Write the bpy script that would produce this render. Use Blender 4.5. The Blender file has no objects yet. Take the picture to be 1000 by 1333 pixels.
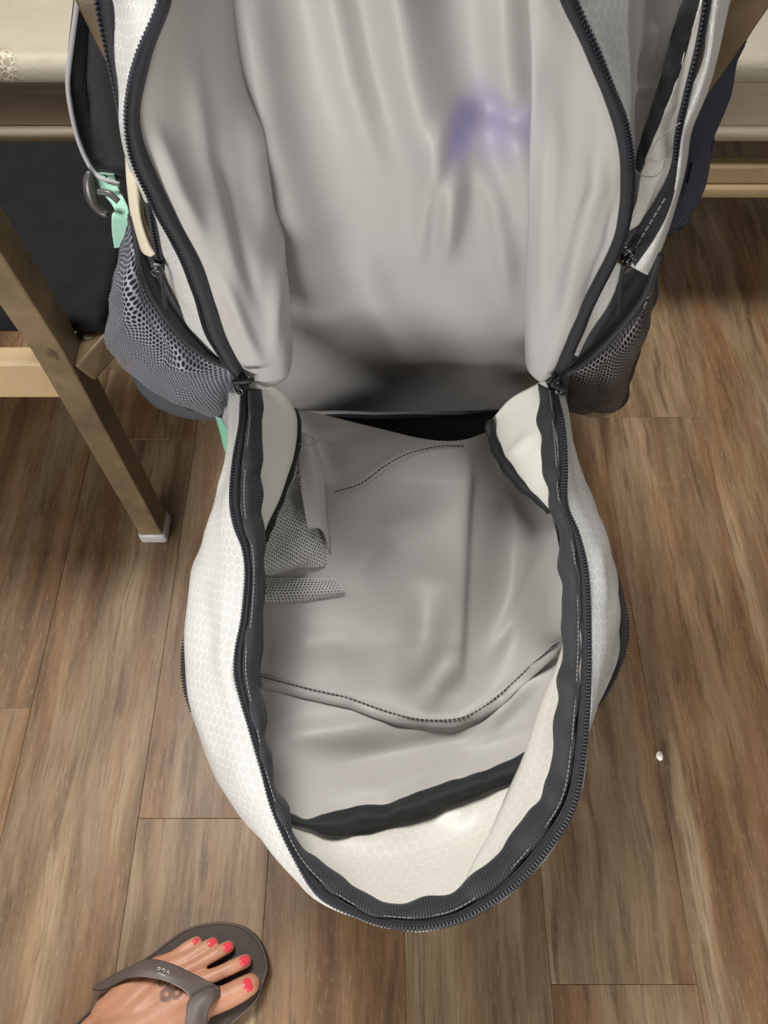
import bpy, bmesh, math, random
from mathutils import Vector, noise

random.seed(7)
S = bpy.context.scene
COL = S.collection
# ------------------------------------------------------------------ camera
H, F, PITCH = 1.1, 1001.0, math.radians(60)
CP, SP = math.cos(PITCH), math.sin(PITCH)
cam_d = bpy.data.cameras.new('camera')
cam = bpy.data.objects.new('camera', cam_d); COL.objects.link(cam)
cam.location = (0, 0, H); cam.rotation_euler = (math.pi / 2 - PITCH, 0, 0)
cam_d.sensor_fit = 'VERTICAL'; cam_d.sensor_height = 24; cam_d.lens = F / 1333 * 24
cam_d.clip_start = .01
S.camera = cam
# ------------------------------------------------------------------ world, lights, exposure
S.view_settings.view_transform = 'Standard'; S.view_settings.look = 'None'
S.view_settings.gamma = 1; S.view_settings.use_curve_mapping = False
S.view_settings.exposure = 0.08
W = bpy.data.worlds.new('world'); S.world = W; W.use_nodes = True
W.node_tree.nodes['Background'].inputs[0].default_value = (1, .97, .93, 1)
W.node_tree.nodes['Background'].inputs[1].default_value = .10

def area(name, loc, target, sx, sy, power, color):
    d = bpy.data.lights.new(name, 'AREA'); d.shape = 'RECTANGLE'; d.size = sx; d.size_y = sy
    d.energy = power; d.color = color
    o = bpy.data.objects.new(name, d); COL.objects.link(o); o.location = loc
    o.rotation_euler = (Vector(target) - Vector(loc)).to_track_quat('-Z', 'Y').to_euler()
    return o
area('window_light', (-.98, -1.5, .56), (0, .3, .62), 1.3, .4, 47, (1, .985, .965))
area('side_fill_light', (1.35, -1.0, 1.25), (.05, .3, .6), .6, .6, 9, (1, .98, .95))  # unseen fill, added to brighten the right side of the bag
area('ceiling_light', (-.40, .9, 2.25), (0, .2, .4), .65, .65, 52, (1, .97, .93))

# ------------------------------------------------------------------ rays through the lens
def ray(px, py):
    a = (666.5 - py) / F
    return Vector(((px - 500) / F, CP + SP * a, -SP + CP * a))
def Yp(px, py, y):          # point at world depth y
    r = ray(px, py); t = y / r.y
    return Vector((r.x * t, y, H + r.z * t))
def Zp(px, py, z):          # point at world height z
    r = ray(px, py); t = (z - H) / r.z
    return Vector((r.x * t, r.y * t, z))
def proj(p):
    dx, dy, dz = p.x, p.y, p.z - H
    d = dy * CP - dz * SP; u = dy * SP + dz * CP
    return 500 + F * dx / d, 666.5 - F * u / d

# ------------------------------------------------------------------ materials
def new_mat(name):
    m = bpy.data.materials.new(name); m.use_nodes = True
    nt = m.node_tree
    return m, nt, nt.nodes['Principled BSDF']
def N(nt, typ, **kw):
    n = nt.nodes.new(typ)
    for k, v in kw.items(): setattr(n, k, v)
    return n
def math_n(nt, op, a, b=None, c=None, clamp=False):
    n = N(nt, 'ShaderNodeMath', operation=op, use_clamp=clamp)
    for i, v in enumerate((a, b, c)):
        if v is None: continue
        if hasattr(v, 'links'): nt.links.new(v, n.inputs[i])
        else: n.inputs[i].default_value = v
    return n.outputs[0]
def vmath(nt, op, a, b=None):
    n = N(nt, 'ShaderNodeVectorMath', operation=op)
    for i, v in enumerate((a, b)):
        if v is None: continue
        if hasattr(v, 'links'): nt.links.new(v, n.inputs[i])
        else: n.inputs[i].default_value = v
    return n.outputs['Value'] if op in ('DOT_PRODUCT', 'LENGTH', 'DISTANCE') else n.outputs['Vector']
def mixc(nt, fac, a, b):
    n = N(nt, 'ShaderNodeMix', data_type='RGBA')
    for sock, v in ((n.inputs[0], fac), (n.inputs[6], a), (n.inputs[7], b)):
        if hasattr(v, 'links'): nt.links.new(v, sock)
        elif isinstance(v, (int, float)): sock.default_value = v
        else: sock.default_value = (*v, 1)
    return n.outputs[2]
def ramp(nt, fac, stops):
    n = N(nt, 'ShaderNodeValToRGB'); e = n.color_ramp.elements
    while len(e) < len(stops): e.new(.5)
    for el, (p, c) in zip(e, stops):
        el.position = p; el.color = (*c, 1) if not isinstance(c, (int, float)) else (c, c, c, 1)
    nt.links.new(fac, n.inputs[0]); return n.outputs[0]
def smooth(nt, v, a, b):
    n = N(nt, 'ShaderNodeMapRange', interpolation_type='SMOOTHSTEP')
    nt.links.new(v, n.inputs[0]); n.inputs[1].default_value = a; n.inputs[2].default_value = b
    return n.outputs[0]
def noise_n(nt, vec, scale, detail=3, rough=.5):
    n = N(nt, 'ShaderNodeTexNoise'); n.inputs['Scale'].default_value = scale
    n.inputs['Detail'].default_value = detail; n.inputs['Roughness'].default_value = rough
    if vec is not None: nt.links.new(vec, n.inputs['Vector'])
    return n.outputs[0]
def bump(nt, b, h, strength, dist):
    n = N(nt, 'ShaderNodeBump'); n.inputs['Strength'].default_value = strength
    n.inputs['Distance'].default_value = dist
    nt.links.new(h, n.inputs['Height']); nt.links.new(n.outputs[0], b.inputs['Normal'])
def coord(nt, kind):
    return N(nt, 'ShaderNodeTexCoord').outputs[kind]
def mapping(nt, v, scale=(1, 1, 1), rot=(0, 0, 0), loc=(0, 0, 0)):
    n = N(nt, 'ShaderNodeMapping'); nt.links.new(v, n.inputs[0])
    n.inputs['Scale'].default_value = scale; n.inputs['Rotation'].default_value = rot; n.inputs['Location'].default_value = loc
    return n.outputs[0]
def hex_field(nt, uv, s):
    p = vmath(nt, 'ADD', vmath(nt, 'MULTIPLY', uv, (s, s, 0)), (200, 346.41016, 0))
    R = (1, 1.7320508, 1); h = (.5, .8660254, 0)
    a = vmath(nt, 'SUBTRACT', vmath(nt, 'MODULO', p, R), h)
    b = vmath(nt, 'SUBTRACT', vmath(nt, 'MODULO', vmath(nt, 'ADD', p, h), R), h)
    lt = math_n(nt, 'LESS_THAN', vmath(nt, 'DOT_PRODUCT', a, a), vmath(nt, 'DOT_PRODUCT', b, b))
    m = N(nt, 'ShaderNodeMix', data_type='VECTOR')
    nt.links.new(lt, m.inputs[0]); nt.links.new(b, m.inputs[4]); nt.links.new(a, m.inputs[5])
    g = vmath(nt, 'ABSOLUTE', m.outputs[1])
    return math_n(nt, 'MAXIMUM', vmath(nt, 'DOT_PRODUCT', g, (1, 0, 0)), vmath(nt, 'DOT_PRODUCT', g, (.5, .8660254, 0)))

def simple(name, col, rough=.6, spec=.4, metal=0, nscale=0, namt=.2, bs=0, bd=.001, sheen=0):
    m, nt, b = new_mat(name)
    b.inputs['Roughness'].default_value = rough; b.inputs['Specular IOR Level'].default_value = spec
    b.inputs['Metallic'].default_value = metal; b.inputs['Sheen Weight'].default_value = sheen
    if nscale:
        f = noise_n(nt, coord(nt, 'Object'), nscale, 5, .6)
        c = mixc(nt, f, [x * (1 - namt) for x in col], [min(1, x * (1 + namt)) for x in col])
        nt.links.new(c, b.inputs['Base Color'])
        if bs: bump(nt, b, f, bs, bd)
    else: b.inputs['Base Color'].default_value = (*col, 1)
    return m

BAG = Vector((0, .5, .40))
PURPLE_SPOTS = [(Yp(580, 172, .495) - BAG, .022, .85), (Yp(606, 155, .495) - BAG, .018, .6), (Yp(650, 162, .495) - BAG, .026, .42), (Yp(685, 160, .495) - BAG, .02, .42), (Yp(570, 202, .495) - BAG, .012, .5), (Yp(630, 140, .495) - BAG, .02, .35)]  # centre, radius and strength of purple tint mixed into the lining colour
def make_lining(name, col, purple=False):
    m, nt, b = new_mat(name)
    uv = coord(nt, 'UV'); ob = coord(nt, 'Object')
    c = mixc(nt, noise_n(nt, ob, 9, 2), [x * .94 for x in col], [x * 1.05 for x in col])
    if purple:
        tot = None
        for p, r, w in PURPLE_SPOTS:
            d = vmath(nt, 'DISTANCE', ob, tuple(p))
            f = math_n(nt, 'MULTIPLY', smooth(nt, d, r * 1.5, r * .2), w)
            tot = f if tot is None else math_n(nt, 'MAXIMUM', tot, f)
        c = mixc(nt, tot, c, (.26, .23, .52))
    nt.links.new(c, b.inputs['Base Color'])
    b.inputs['Roughness'].default_value = .5; b.inputs['Specular IOR Level'].default_value = .4
    b.inputs['Sheen Weight'].default_value = .1; b.inputs['Sheen Roughness'].default_value = .4
    wv = noise_n(nt, mapping(nt, uv, (900, 900, 1)), 1, 1)
    lo = noise_n(nt, mapping(nt, uv, (16, 9, 1)), 1, 3, .55)
    bump(nt, b, math_n(nt, 'ADD', math_n(nt, 'MULTIPLY', wv, .02), lo), .14, .006)
    return m
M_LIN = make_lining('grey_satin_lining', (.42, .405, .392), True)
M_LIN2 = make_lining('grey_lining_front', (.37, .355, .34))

def make_honey(name, col, line, s, bs=.35):
    m, nt, b = new_mat(name)
    uv = coord(nt, 'UV')
    wob = N(nt, 'ShaderNodeTexNoise'); wob.inputs['Scale'].default_value = 60
    nt.links.new(uv, wob.inputs['Vector'])
    uv2 = vmath(nt, 'ADD', uv, vmath(nt, 'MULTIPLY', vmath(nt, 'SUBTRACT', wob.outputs['Color'], (.5, .5, .5)), (.003, .003, 0)))
    h = hex_field(nt, uv2, s)
    l = smooth(nt, h, .435, .475)
    c0 = mixc(nt, noise_n(nt, coord(nt, 'Object'), 14, 3), [x * .93 for x in col], col)
    nt.links.new(mixc(nt, l, c0, line), b.inputs['Base Color'])
    b.inputs['Roughness'].default_value = .38; b.inputs['Specular IOR Level'].default_value = .45
    bump(nt, b, math_n(nt, 'ADD', l, math_n(nt, 'MULTIPLY', noise_n(nt, mapping(nt, uv, (14, 14, 1)), 1, 3), 2.5)), bs, .0012)
    return m
M_HON = make_honey('white_honeycomb_ripstop', (.56, .565, .545), (.70, .71, .69), 116)
M_HONIN = make_honey('cream_honeycomb_inside', (.60, .58, .525), (.655, .635, .575), 116, .25)
M_HONSM = make_honey('white_small_honeycomb', (.70, .69, .62), (.80, .79, .72), 190, .4)

def make_tape(name, col, period=.0022, bs=.9):
    m, nt, b = new_mat(name)
    uv = coord(nt, 'UV')
    w = N(nt, 'ShaderNodeTexWave', wave_type='BANDS', bands_direction='X')
    w.inputs['Scale'].default_value = 1; w.inputs['Distortion'].default_value = .6; w.inputs['Detail'].default_value = 1
    nt.links.new(mapping(nt, uv, (.314 / period, 30, 1)), w.inputs['Vector'])
    f = w.outputs[1]
    nt.links.new(mixc(nt, f, [x * .55 for x in col], [x * 1.35 for x in col]), b.inputs['Base Color'])
    b.inputs['Roughness'].default_value = .62; b.inputs['Specular IOR Level'].default_value = .35
    b.inputs['Sheen Weight'].default_value = .1
    bump(nt, b, f, bs, .0006)
    return m
M_TAPE = make_tape('charcoal_grosgrain', (.027, .028, .034))
M_ZTAPE = make_tape('zipper_tape', (.014, .015, .020), .0012, .5)
M_BIND = make_tape('black_binding', (.012, .0145, .0145), .0016, .5)
M_TEETH = simple('zipper_teeth_plastic', (.020, .022, .033), .5, .35)
M_SLIDE = simple('gunmetal', (.10, .10, .105), .3, .5, .7)
M_PULL = simple('black_cord', (.018, .019, .022), .6)
M_STITCH = simple('dark_thread', (.05, .045, .045), .8)
M_THREAD = simple('grey_thread', (.22, .21, .22), .7)

def make_mesh(name, col, s, hole=.40, fuzz=1.):
    m, nt, b = new_mat(name)
    uv = coord(nt, 'UV'); h = hex_field(nt, uv, s)
    solid = smooth(nt, h, hole - .05, hole + .03)
    nt.links.new(mixc(nt, smooth(nt, h, hole, .5), [x * .7 for x in col], [x * 1.5 for x in col]), b.inputs['Base Color'])
    b.inputs['Roughness'].default_value = .45; b.inputs['Specular IOR Level'].default_value = .5
    bump(nt, b, h, .8, .0015)
    t = N(nt, 'ShaderNodeBsdfTransparent'); mx = N(nt, 'ShaderNodeMixShader')
    nt.links.new(solid, mx.inputs[0]); nt.links.new(t.outputs[0], mx.inputs[1]); nt.links.new(b.outputs[0], mx.inputs[2])
    nt.links.new(mx.outputs[0], nt.nodes['Material Output'].inputs[0])
    return m
M_MESH = make_mesh('pocket_mesh_lit', (.19, .20, .235), 215, .33)  # left pocket, its brighter lighting put into the colour
M_MESHR = make_mesh('pocket_mesh_shaded', (.085, .08, .08), 215, .33)  # same mesh on the right, the dim side's shade put into the colour
M_MESHW = make_mesh('white_mesh', (.42, .42, .405), 300, .30)
M_DARK = simple('charcoal_fabric', (.035, .037, .043), .75, .3, 0, 300, .3, .3, .0005)
M_BOT = simple('base_fabric_shaded', (.008, .008, .008), .8)  # near black paints in the deep shade at the bottom of the crack
M_PADB = simple('slate_back_fabric', (.075, .085, .10), .6, .4, 0, 400, .2, .3, .0005)
M_NAVY = simple('navy_strap_fabric', (.016, .020, .032), .6, .4, 0, 350, .25, .3, .0005)
def make_strapmesh():
    m, nt, b = new_mat('black_air_mesh')
    h = hex_field(nt, coord(nt, 'UV'), 330)
    nt.links.new(mixc(nt, smooth(nt, h, .3, .46), (.002, .0025, .003), (.010, .012, .013)), b.inputs['Base Color'])
    b.inputs['Roughness'].default_value = .7
    bump(nt, b, h, .6, .001); return m
M_SMESH = make_strapmesh()
M_PIPE = simple('grey_piping', (.33, .33, .35), .5)
M_MINT = make_tape('mint_webbing', (.34, .60, .47), .0016, .4)
M_MINTP = simple('mint_plastic', (.22, .55, .40), .35)
M_BUCK = simple('dark_buckle', (.07, .065, .065), .32, .5)
M_CREAMF = simple('cream_fabric', (.68, .62, .46), .7, .3, 0, 40, .12)

def make_metal_brown():
    m, nt, b = new_mat('brown_painted_frame')
    ob = coord(nt, 'Object')
    f = noise_n(nt, ob, 14, 5, .65)
    c = ramp(nt, f, [(.25, (.075, .050, .026)), (.5, (.135, .096, .05)), (.72, (.20, .148, .085))])
    g = smooth(nt, noise_n(nt, mapping(nt, ob, (30, 30, 8)), 1, 3), .66, .72)
    nt.links.new(mixc(nt, g, c, (.045, .028, .014)), b.inputs['Base Color'])
    b.inputs['Roughness'].default_value = .42; b.inputs['Specular IOR Level'].default_value = .5
    bump(nt, b, f, .2, .002); return m
M_FRAME = make_metal_brown()
def make_cream():
    m, nt, b = new_mat('cracked_cream_leather')
    ob = coord(nt, 'Object')
    v = N(nt, 'ShaderNodeTexVoronoi', feature='DISTANCE_TO_EDGE'); v.inputs['Scale'].default_value = 110
    nt.links.new(ob, v.inputs['Vector'])
    cp = Yp(-12, 96, 1.083) - Vector((.1, 1.3, 0))
    patch = smooth(nt, math_n(nt, 'ADD', vmath(nt, 'DISTANCE', ob, tuple(cp)), math_n(nt, 'MULTIPLY', noise_n(nt, ob, 40, 3), .03)), .062, .050)
    crack = math_n(nt, 'MULTIPLY', smooth(nt, v.outputs['Distance'], .12, .03), patch)
    base = mixc(nt, noise_n(nt, ob, 22, 5, .6), (.36, .325, .245), (.48, .435, .34))
    base = mixc(nt, math_n(nt, 'MULTIPLY', patch, .6), base, (.22, .175, .115))
    nt.links.new(mixc(nt, crack, base, (.62, .55, .41)), b.inputs['Base Color'])
    b.inputs['Roughness'].default_value = .5
    w = noise_n(nt, mapping(nt, ob, (60, 140, 140), (0, 0, .5)), 1, 4, .6)
    bump(nt, b, math_n(nt, 'ADD', w, crack), .5, .002); return m
M_CREAM = make_cream()
def make_cream_wood():
    m, nt, b = new_mat('cream_painted_wood')
    ob = coord(nt, 'Object')
    f = noise_n(nt, mapping(nt, ob, (3, 40, 60)), 1, 5, .6)
    c = ramp(nt, f, [(.3, (.31, .255, .18)), (.55, (.43, .365, .27)), (.75, (.35, .285, .20))])
    nt.links.new(c, b.inputs['Base Color']); b.inputs['Roughness'].default_value = .55
    bump(nt, b, f, .25, .002); return m
M_CWOOD = make_cream_wood()
M_TAN = simple('tan_wood', (.40, .29, .16), .5, .4, 0, 12, .25, .2, .002)
M_BLACK = simple('black_suede', (.0075, .0075, .008), .9, .2, 0, 30, .6, .5, .003)
M_FOOTCAP = simple('grey_foot_cap', (.42, .40, .38), .35, .5)

def make_plank():
    m, nt, b = new_mat('vinyl_oak_plank')
    ob = coord(nt, 'Object'); oi = N(nt, 'ShaderNodeObjectInfo')
    off = N(nt, 'ShaderNodeCombineXYZ'); nt.links.new(math_n(nt, 'MULTIPLY', oi.outputs['Random'], 37), off.inputs[0])
    nt.links.new(math_n(nt, 'MULTIPLY', oi.outputs['Random'], 91), off.inputs[1])
    p = vmath(nt, 'ADD', ob, off.outputs[0])
    wv = N(nt, 'ShaderNodeTexNoise'); wv.inputs['Scale'].default_value = 5; nt.links.new(p, wv.inputs['Vector'])
    p2 = vmath(nt, 'ADD', p, vmath(nt, 'MULTIPLY', vmath(nt, 'SUBTRACT', wv.outputs['Color'], (.5, .5, .5)), (.022, 0, 0)))
    broad = noise_n(nt, mapping(nt, p2, (24, 2.4, 1)), 1, 5, .62)
    mid = noise_n(nt, mapping(nt, p2, (60, 5, 1)), 1, 5, .65)
    fine = noise_n(nt, mapping(nt, p2, (330, 9, 1)), 1, 4, .65)
    speck = noise_n(nt, mapping(nt, p2, (420, 60, 1)), 1, 3, .6)
    hue = noise_n(nt, mapping(nt, p2, (13, 1.3, 1), loc=(5, 9, 0)), 1, 3)
    brown = ramp(nt, broad, [(.24, (.060, .030, .013)), (.42, (.165, .088, .040)), (.58, (.265, .152, .072)), (.78, (.40, .255, .135))])
    grey = ramp(nt, broad, [(.24, (.075, .044, .023)), (.42, (.18, .118, .064)), (.58, (.29, .205, .118)), (.78, (.44, .335, .215))])
    c = mixc(nt, smooth(nt, math_n(nt, 'ADD', hue, math_n(nt, 'MULTIPLY', math_n(nt, 'SUBTRACT', oi.outputs['Random'], .5), .12)), .42, .58), brown, grey)
    k = math_n(nt, 'MULTIPLY', smooth(nt, mid, .50, .68), .72)
    c = mixc(nt, k, c, (.085, .048, .026))
    c = mixc(nt, math_n(nt, 'MULTIPLY', smooth(nt, fine, .50, .66), .5), c, (.11, .066, .036))
    c = mixc(nt, math_n(nt, 'MULTIPLY', smooth(nt, speck, .56, .70), .26), c, (.50, .35, .21))
    # a few knots drawn out along the grain
    v = N(nt, 'ShaderNodeTexVoronoi'); v.inputs['Scale'].default_value = 1
    nt.links.new(mapping(nt, p2, (9, 2.2, 0)), v.inputs['Vector'])
    kn = math_n(nt, 'MULTIPLY', smooth(nt, v.outputs['Distance'], .16, .02), smooth(nt, noise_n(nt, mapping(nt, p, (5, 2, 1)), 1, 1), .5, .6))
    c = mixc(nt, math_n(nt, 'MULTIPLY', kn, .7), c, (.06, .034, .02))
    nt.links.new(c, b.inputs['Base Color'])
    b.inputs['Roughness'].default_value = .46; b.inputs['Specular IOR Level'].default_value = .4
    bump(nt, b, math_n(nt, 'ADD', fine, mid), .12, .001); return m
M_PLANK = make_plank()
M_JOINT = simple('dark_joint', (.10, .06, .035), .8)

# ------------------------------------------------------------------ object helpers
def link(name, me, mat, parent=None, loc=None):
    o = bpy.data.objects.new(name, me); COL.objects.link(o)
    if mat is not None and len(me.materials) == 0: me.materials.append(mat)
    if parent is not None: o.parent = parent
    if loc is not None: o.location = loc
    return o
def thing(name, label, cat, loc=(0, 0, 0), group=None, rz=0):
    o = bpy.data.objects.new(name, None); COL.objects.link(o); o.empty_display_size = .05
    o.location = loc; o.rotation_euler.z = rz; o['label'] = label; o['category'] = cat
    if group: o['group'] = group
    return o
def smooth_me(me):
    for p in me.polygons: p.use_smooth = True
def cr(p0, p1, p2, p3, t):
    return .5 * ((2 * p1) + (p2 - p0) * t + (2 * p0 - 5 * p1 + 4 * p2 - p3) * t * t + (3 * p1 - p0 - 3 * p2 + p3) * t ** 3)
def spline(pts, n):
    """n+1 points, evenly spaced in arc length, on a Catmull-Rom curve"""
    P = [2 * pts[0] - pts[1]] + list(pts) + [2 * pts[-1] - pts[-2]]
    fine = []
    for i in range(len(pts) - 1):
        for k in range(24): fine.append(cr(P[i], P[i + 1], P[i + 2], P[i + 3], k / 24))
    fine.append(pts[-1])
    L = [0]
    for a, b in zip(fine, fine[1:]): L.append(L[-1] + (b - a).length)
    out, j = [], 0
    for k in range(n + 1):
        d = L[-1] * k / n
        while j < len(L) - 2 and L[j + 1] < d: j += 1
        s = (d - L[j]) / max(1e-9, L[j + 1] - L[j])
        out.append(fine[j].lerp(fine[j + 1], min(1, max(0, s))))
    return out
def spline_u(pts, n):
    P = [2 * pts[0] - pts[1]] + list(pts) + [2 * pts[-1] - pts[-2]]
    out = []
    for k in range(n + 1):
        s = k / n * (len(pts) - 1); i = min(int(s), len(pts) - 2)
        out.append(cr(P[i], P[i + 1], P[i + 2], P[i + 3], s - i))
    return out
def fold_h(px, py, poly, w, h):
    '''soft crease along a polyline that fades out towards both of its ends'''
    L = [math.hypot(b[0] - a[0], b[1] - a[1]) for a, b in zip(poly, poly[1:])]; tot = sum(L); best, bs, acc = 1e9, 0, 0
    for (a, b), l in zip(zip(poly, poly[1:]), L):
        vx, vy = b[0] - a[0], b[1] - a[1]
        t = max(0, min(1, ((px - a[0]) * vx + (py - a[1]) * vy) / (l * l)))
        d = math.hypot(px - a[0] - t * vx, py - a[1] - t * vy)
        if d < best: best, bs = d, (acc + t * l) / tot
        acc += l
    if best > 3 * w: return 0
    e = lambda q: (lambda k: k * k * (3 - 2 * k))(max(0, min(1, q / .38)))
    return h * math.exp(-(best / w) ** 2) * e(bs) * e(1 - bs)
def sheet(name, rows, nu, nv, mat, parent, thick=.0012, folds=(), ruffle=None, nz=0, nzs=20, arc=True, off=None, extra=None):
    """fabric through rows of 3-D control points; folds = (polyline, width, height) raised along the normal"""
    sp = spline if arc else spline_u
    R = [sp(r, nu) for r in rows]
    G = [[None] * (nu + 1) for _ in range(nv + 1)]
    for j in range(nu + 1):
        c = spline_u([r[j] for r in R], nv)
        for i in range(nv + 1): G[i][j] = c[i]
    Nn = [[None] * (nu + 1) for _ in range(nv + 1)]
    for i in range(nv + 1):
        for j in range(nu + 1):
            du = G[i][min(j + 1, nu)] - G[i][max(j - 1, 0)]
            dv = G[min(i + 1, nv)][j] - G[max(i - 1, 0)][j]
            n = du.cross(dv)
            if n.length < 1e-12: n = Vector((0, 0, 1))
            n.normalize()
            if n.dot(Vector((0, 0, H)) - G[i][j]) < 0: n = -n
            Nn[i][j] = n
    out = [[None] * (nu + 1) for _ in range(nv + 1)]
    for i in range(nv + 1):
        for j in range(nu + 1):
            p = G[i][j]; h = 0
            if folds:
                x, y = proj(p)
                for poly, w, hh in folds: h += fold_h(x, y, poly, w, hh)
            if extra:
                x, y = proj(p); h += extra(x, y)
            if nz: h += nz * noise.noise(p * nzs)
            if ruffle: h += ruffle[0] * math.sin(j * ruffle[1] + 2.2 * noise.noise(p * 30)) * (i / nv if ruffle[2] else 1)
            out[i][j] = p + Nn[i][j] * h
    base = Vector(parent.location) if parent else Vector()
    if parent and parent.parent: base = base + Vector(parent.parent.location)
    if off is not None: base = base - off
    V = [out[i][j] - base for i in range(nv + 1) for j in range(nu + 1)]
    Fc = [(i * (nu + 1) + j, i * (nu + 1) + j + 1, (i + 1) * (nu + 1) + j + 1, (i + 1) * (nu + 1) + j) for i in range(nv) for j in range(nu)]
    # metric uv
    UL = []
    for i in range(nv + 1):
        u = [0.]
        for j in range(1, nu + 1): u.append(u[-1] + (G[i][j] - G[i][j - 1]).length)
        UL.append([x - u[-1] / 2 for x in u])
    VL = [[0.] * (nu + 1)]
    for i in range(1, nv + 1): VL.append([VL[-1][j] + (G[i][j] - G[i - 1][j]).length for j in range(nu + 1)])
    me = bpy.data.meshes.new(name); me.from_pydata([tuple(v) for v in V], [], Fc)
    uvl = me.uv_layers.new(name='UVMap')
    for lp in me.loops:
        i, j = divmod(lp.vertex_index, nu + 1); uvl.data[lp.index].uv = (UL[i][j] + 1, VL[i][j])
    smooth_me(me)
    o = link(name, me, mat, parent)
    if thick:
        md = o.modifiers.new('thickness', 'SOLIDIFY'); md.thickness = thick; md.offset = 0
    return o
def localbase(parent):
    b = Vector()
    while parent is not None:
        b += Vector(parent.location); parent = parent.parent
    return b
def tube(name, pts, r, mat, parent, n=60, sides=8, taper=None, flat=None):
    C = spline(pts, n); b = localbase(parent); V = []; Fc = []
    up0 = Vector((0, 0, 1))
    for k, p in enumerate(C):
        t = (C[min(k + 1, n)] - C[max(k - 1, 0)]).normalized()
        s = t.cross(up0); s = s.normalized() if s.length > 1e-4 else Vector((1, 0, 0)); u = s.cross(t)
        rr = r * (taper(k / n) if taper else 1)
        for q in range(sides):
            a = 2 * math.pi * q / sides
            V.append(tuple(p - b + s * (rr * math.cos(a)) + u * (rr * math.sin(a) * (flat or 1))))
    for k in range(n):
        for q in range(sides):
            q2 = (q + 1) % sides
            Fc.append((k * sides + q, k * sides + q2, (k + 1) * sides + q2, (k + 1) * sides + q))
    Fc.append(tuple(range(sides))[::-1]); Fc.append(tuple(n * sides + q for q in range(sides)))
    me = bpy.data.meshes.new(name); me.from_pydata(V, [], Fc); smooth_me(me)
    return link(name, me, mat, parent)
def teeth(name, line, side, parent, step=.0026, w=.0042, l=.0016, h=.0018, mat=None, label=None):
    """zipper teeth along 'line'; 'side' is the parallel line that gives the across direction"""
    L = sum((b - a).length for a, b in zip(line, line[1:]))
    n = max(4, int(L / step)); A = spline(line, n); B = spline(side, n)
    V, Fc = [], []; b = localbase(parent)
    for k in range(n + 1):
        t = (A[min(k + 1, n)] - A[max(k - 1, 0)]).normalized()
        c = (B[k] - A[k]); c = (c - t * c.dot(t)).normalized(); nn = t.cross(c)
        if nn.dot(Vector((0, 0, H)) - A[k]) < 0: nn = -nn
        i0 = len(V)
        for sx, sy, sz in ((-1, -1, 0), (1, -1, 0), (1, 1, 0), (-1, 1, 0), (-.8, -.7, 1), (.8, -.7, 1), (.8, .7, 1), (-.8, .7, 1)):
            V.append(tuple(A[k] - b + c * (sx * w / 2) + t * (sy * l / 2) + nn * (sz * h - .0002)))
        for f in ((0, 3, 2, 1), (4, 5, 6, 7), (0, 1, 5, 4), (1, 2, 6, 5), (2, 3, 7, 6), (3, 0, 4, 7)): Fc.append(tuple(i0 + x for x in f))
    me = bpy.data.meshes.new(name); me.from_pydata(V, [], Fc)
    o = link(name, me, mat or M_TEETH, parent); o['kind'] = 'stuff'; return o
def dashes(name, pts, parent, step=.004, r=.0005, mat=None, frac=.65):
    L = sum((b - a).length for a, b in zip(pts, pts[1:])); n = max(3, int(L / step)); A = spline(pts, n * 4)
    V, Fc = [], []; b = localbase(parent)
    for k in range(n):
        p, q = A[4 * k], A[4 * k + (3 if frac > .6 else 2)]
        t = (q - p).normalized(); s = t.cross(Vector((0, 0, 1))).normalized(); u = s.cross(t); i0 = len(V)
        for e in (p, q):
            for sx, sy in ((-1, -1), (1, -1), (1, 1), (-1, 1)): V.append(tuple(e - b + s * sx * r + u * sy * r))
        for f in ((0, 1, 5, 4), (1, 2, 6, 5), (2, 3, 7, 6), (3, 0, 4, 7), (0, 3, 2, 1), (4, 5, 6, 7)): Fc.append(tuple(i0 + x for x in f))
    me = bpy.data.meshes.new(name); me.from_pydata(V, [], Fc)
    o = link(name, me, mat or M_STITCH, parent); o['kind'] = 'stuff'; return o
def box_me(name, x0, x1, y0, y1, z0, z1, bev=.003, seg=2):
    bm = bmesh.new(); bmesh.ops.create_cube(bm, size=1)
    for v in bm.verts:
        v.co = Vector(((x0 + x1) / 2 + v.co.x * (x1 - x0), (y0 + y1) / 2 + v.co.y * (y1 - y0), (z0 + z1) / 2 + v.co.z * (z1 - z0)))
    if bev: bmesh.ops.bevel(bm, geom=bm.edges[:], offset=bev, segments=seg, profile=.5, affect='EDGES')
    me = bpy.data.meshes.new(name); bm.to_mesh(me); bm.free(); return me
def box(name, b, mat, parent, bev=.003, seg=2):
    base = localbase(parent)
    me = box_me(name, b[0] - base.x, b[1] - base.x, b[2] - base.y, b[3] - base.y, b[4] - base.z, b[5] - base.z, bev, seg)
    if seg > 2: smooth_me(me)
    return link(name, me, mat, parent)
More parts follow.
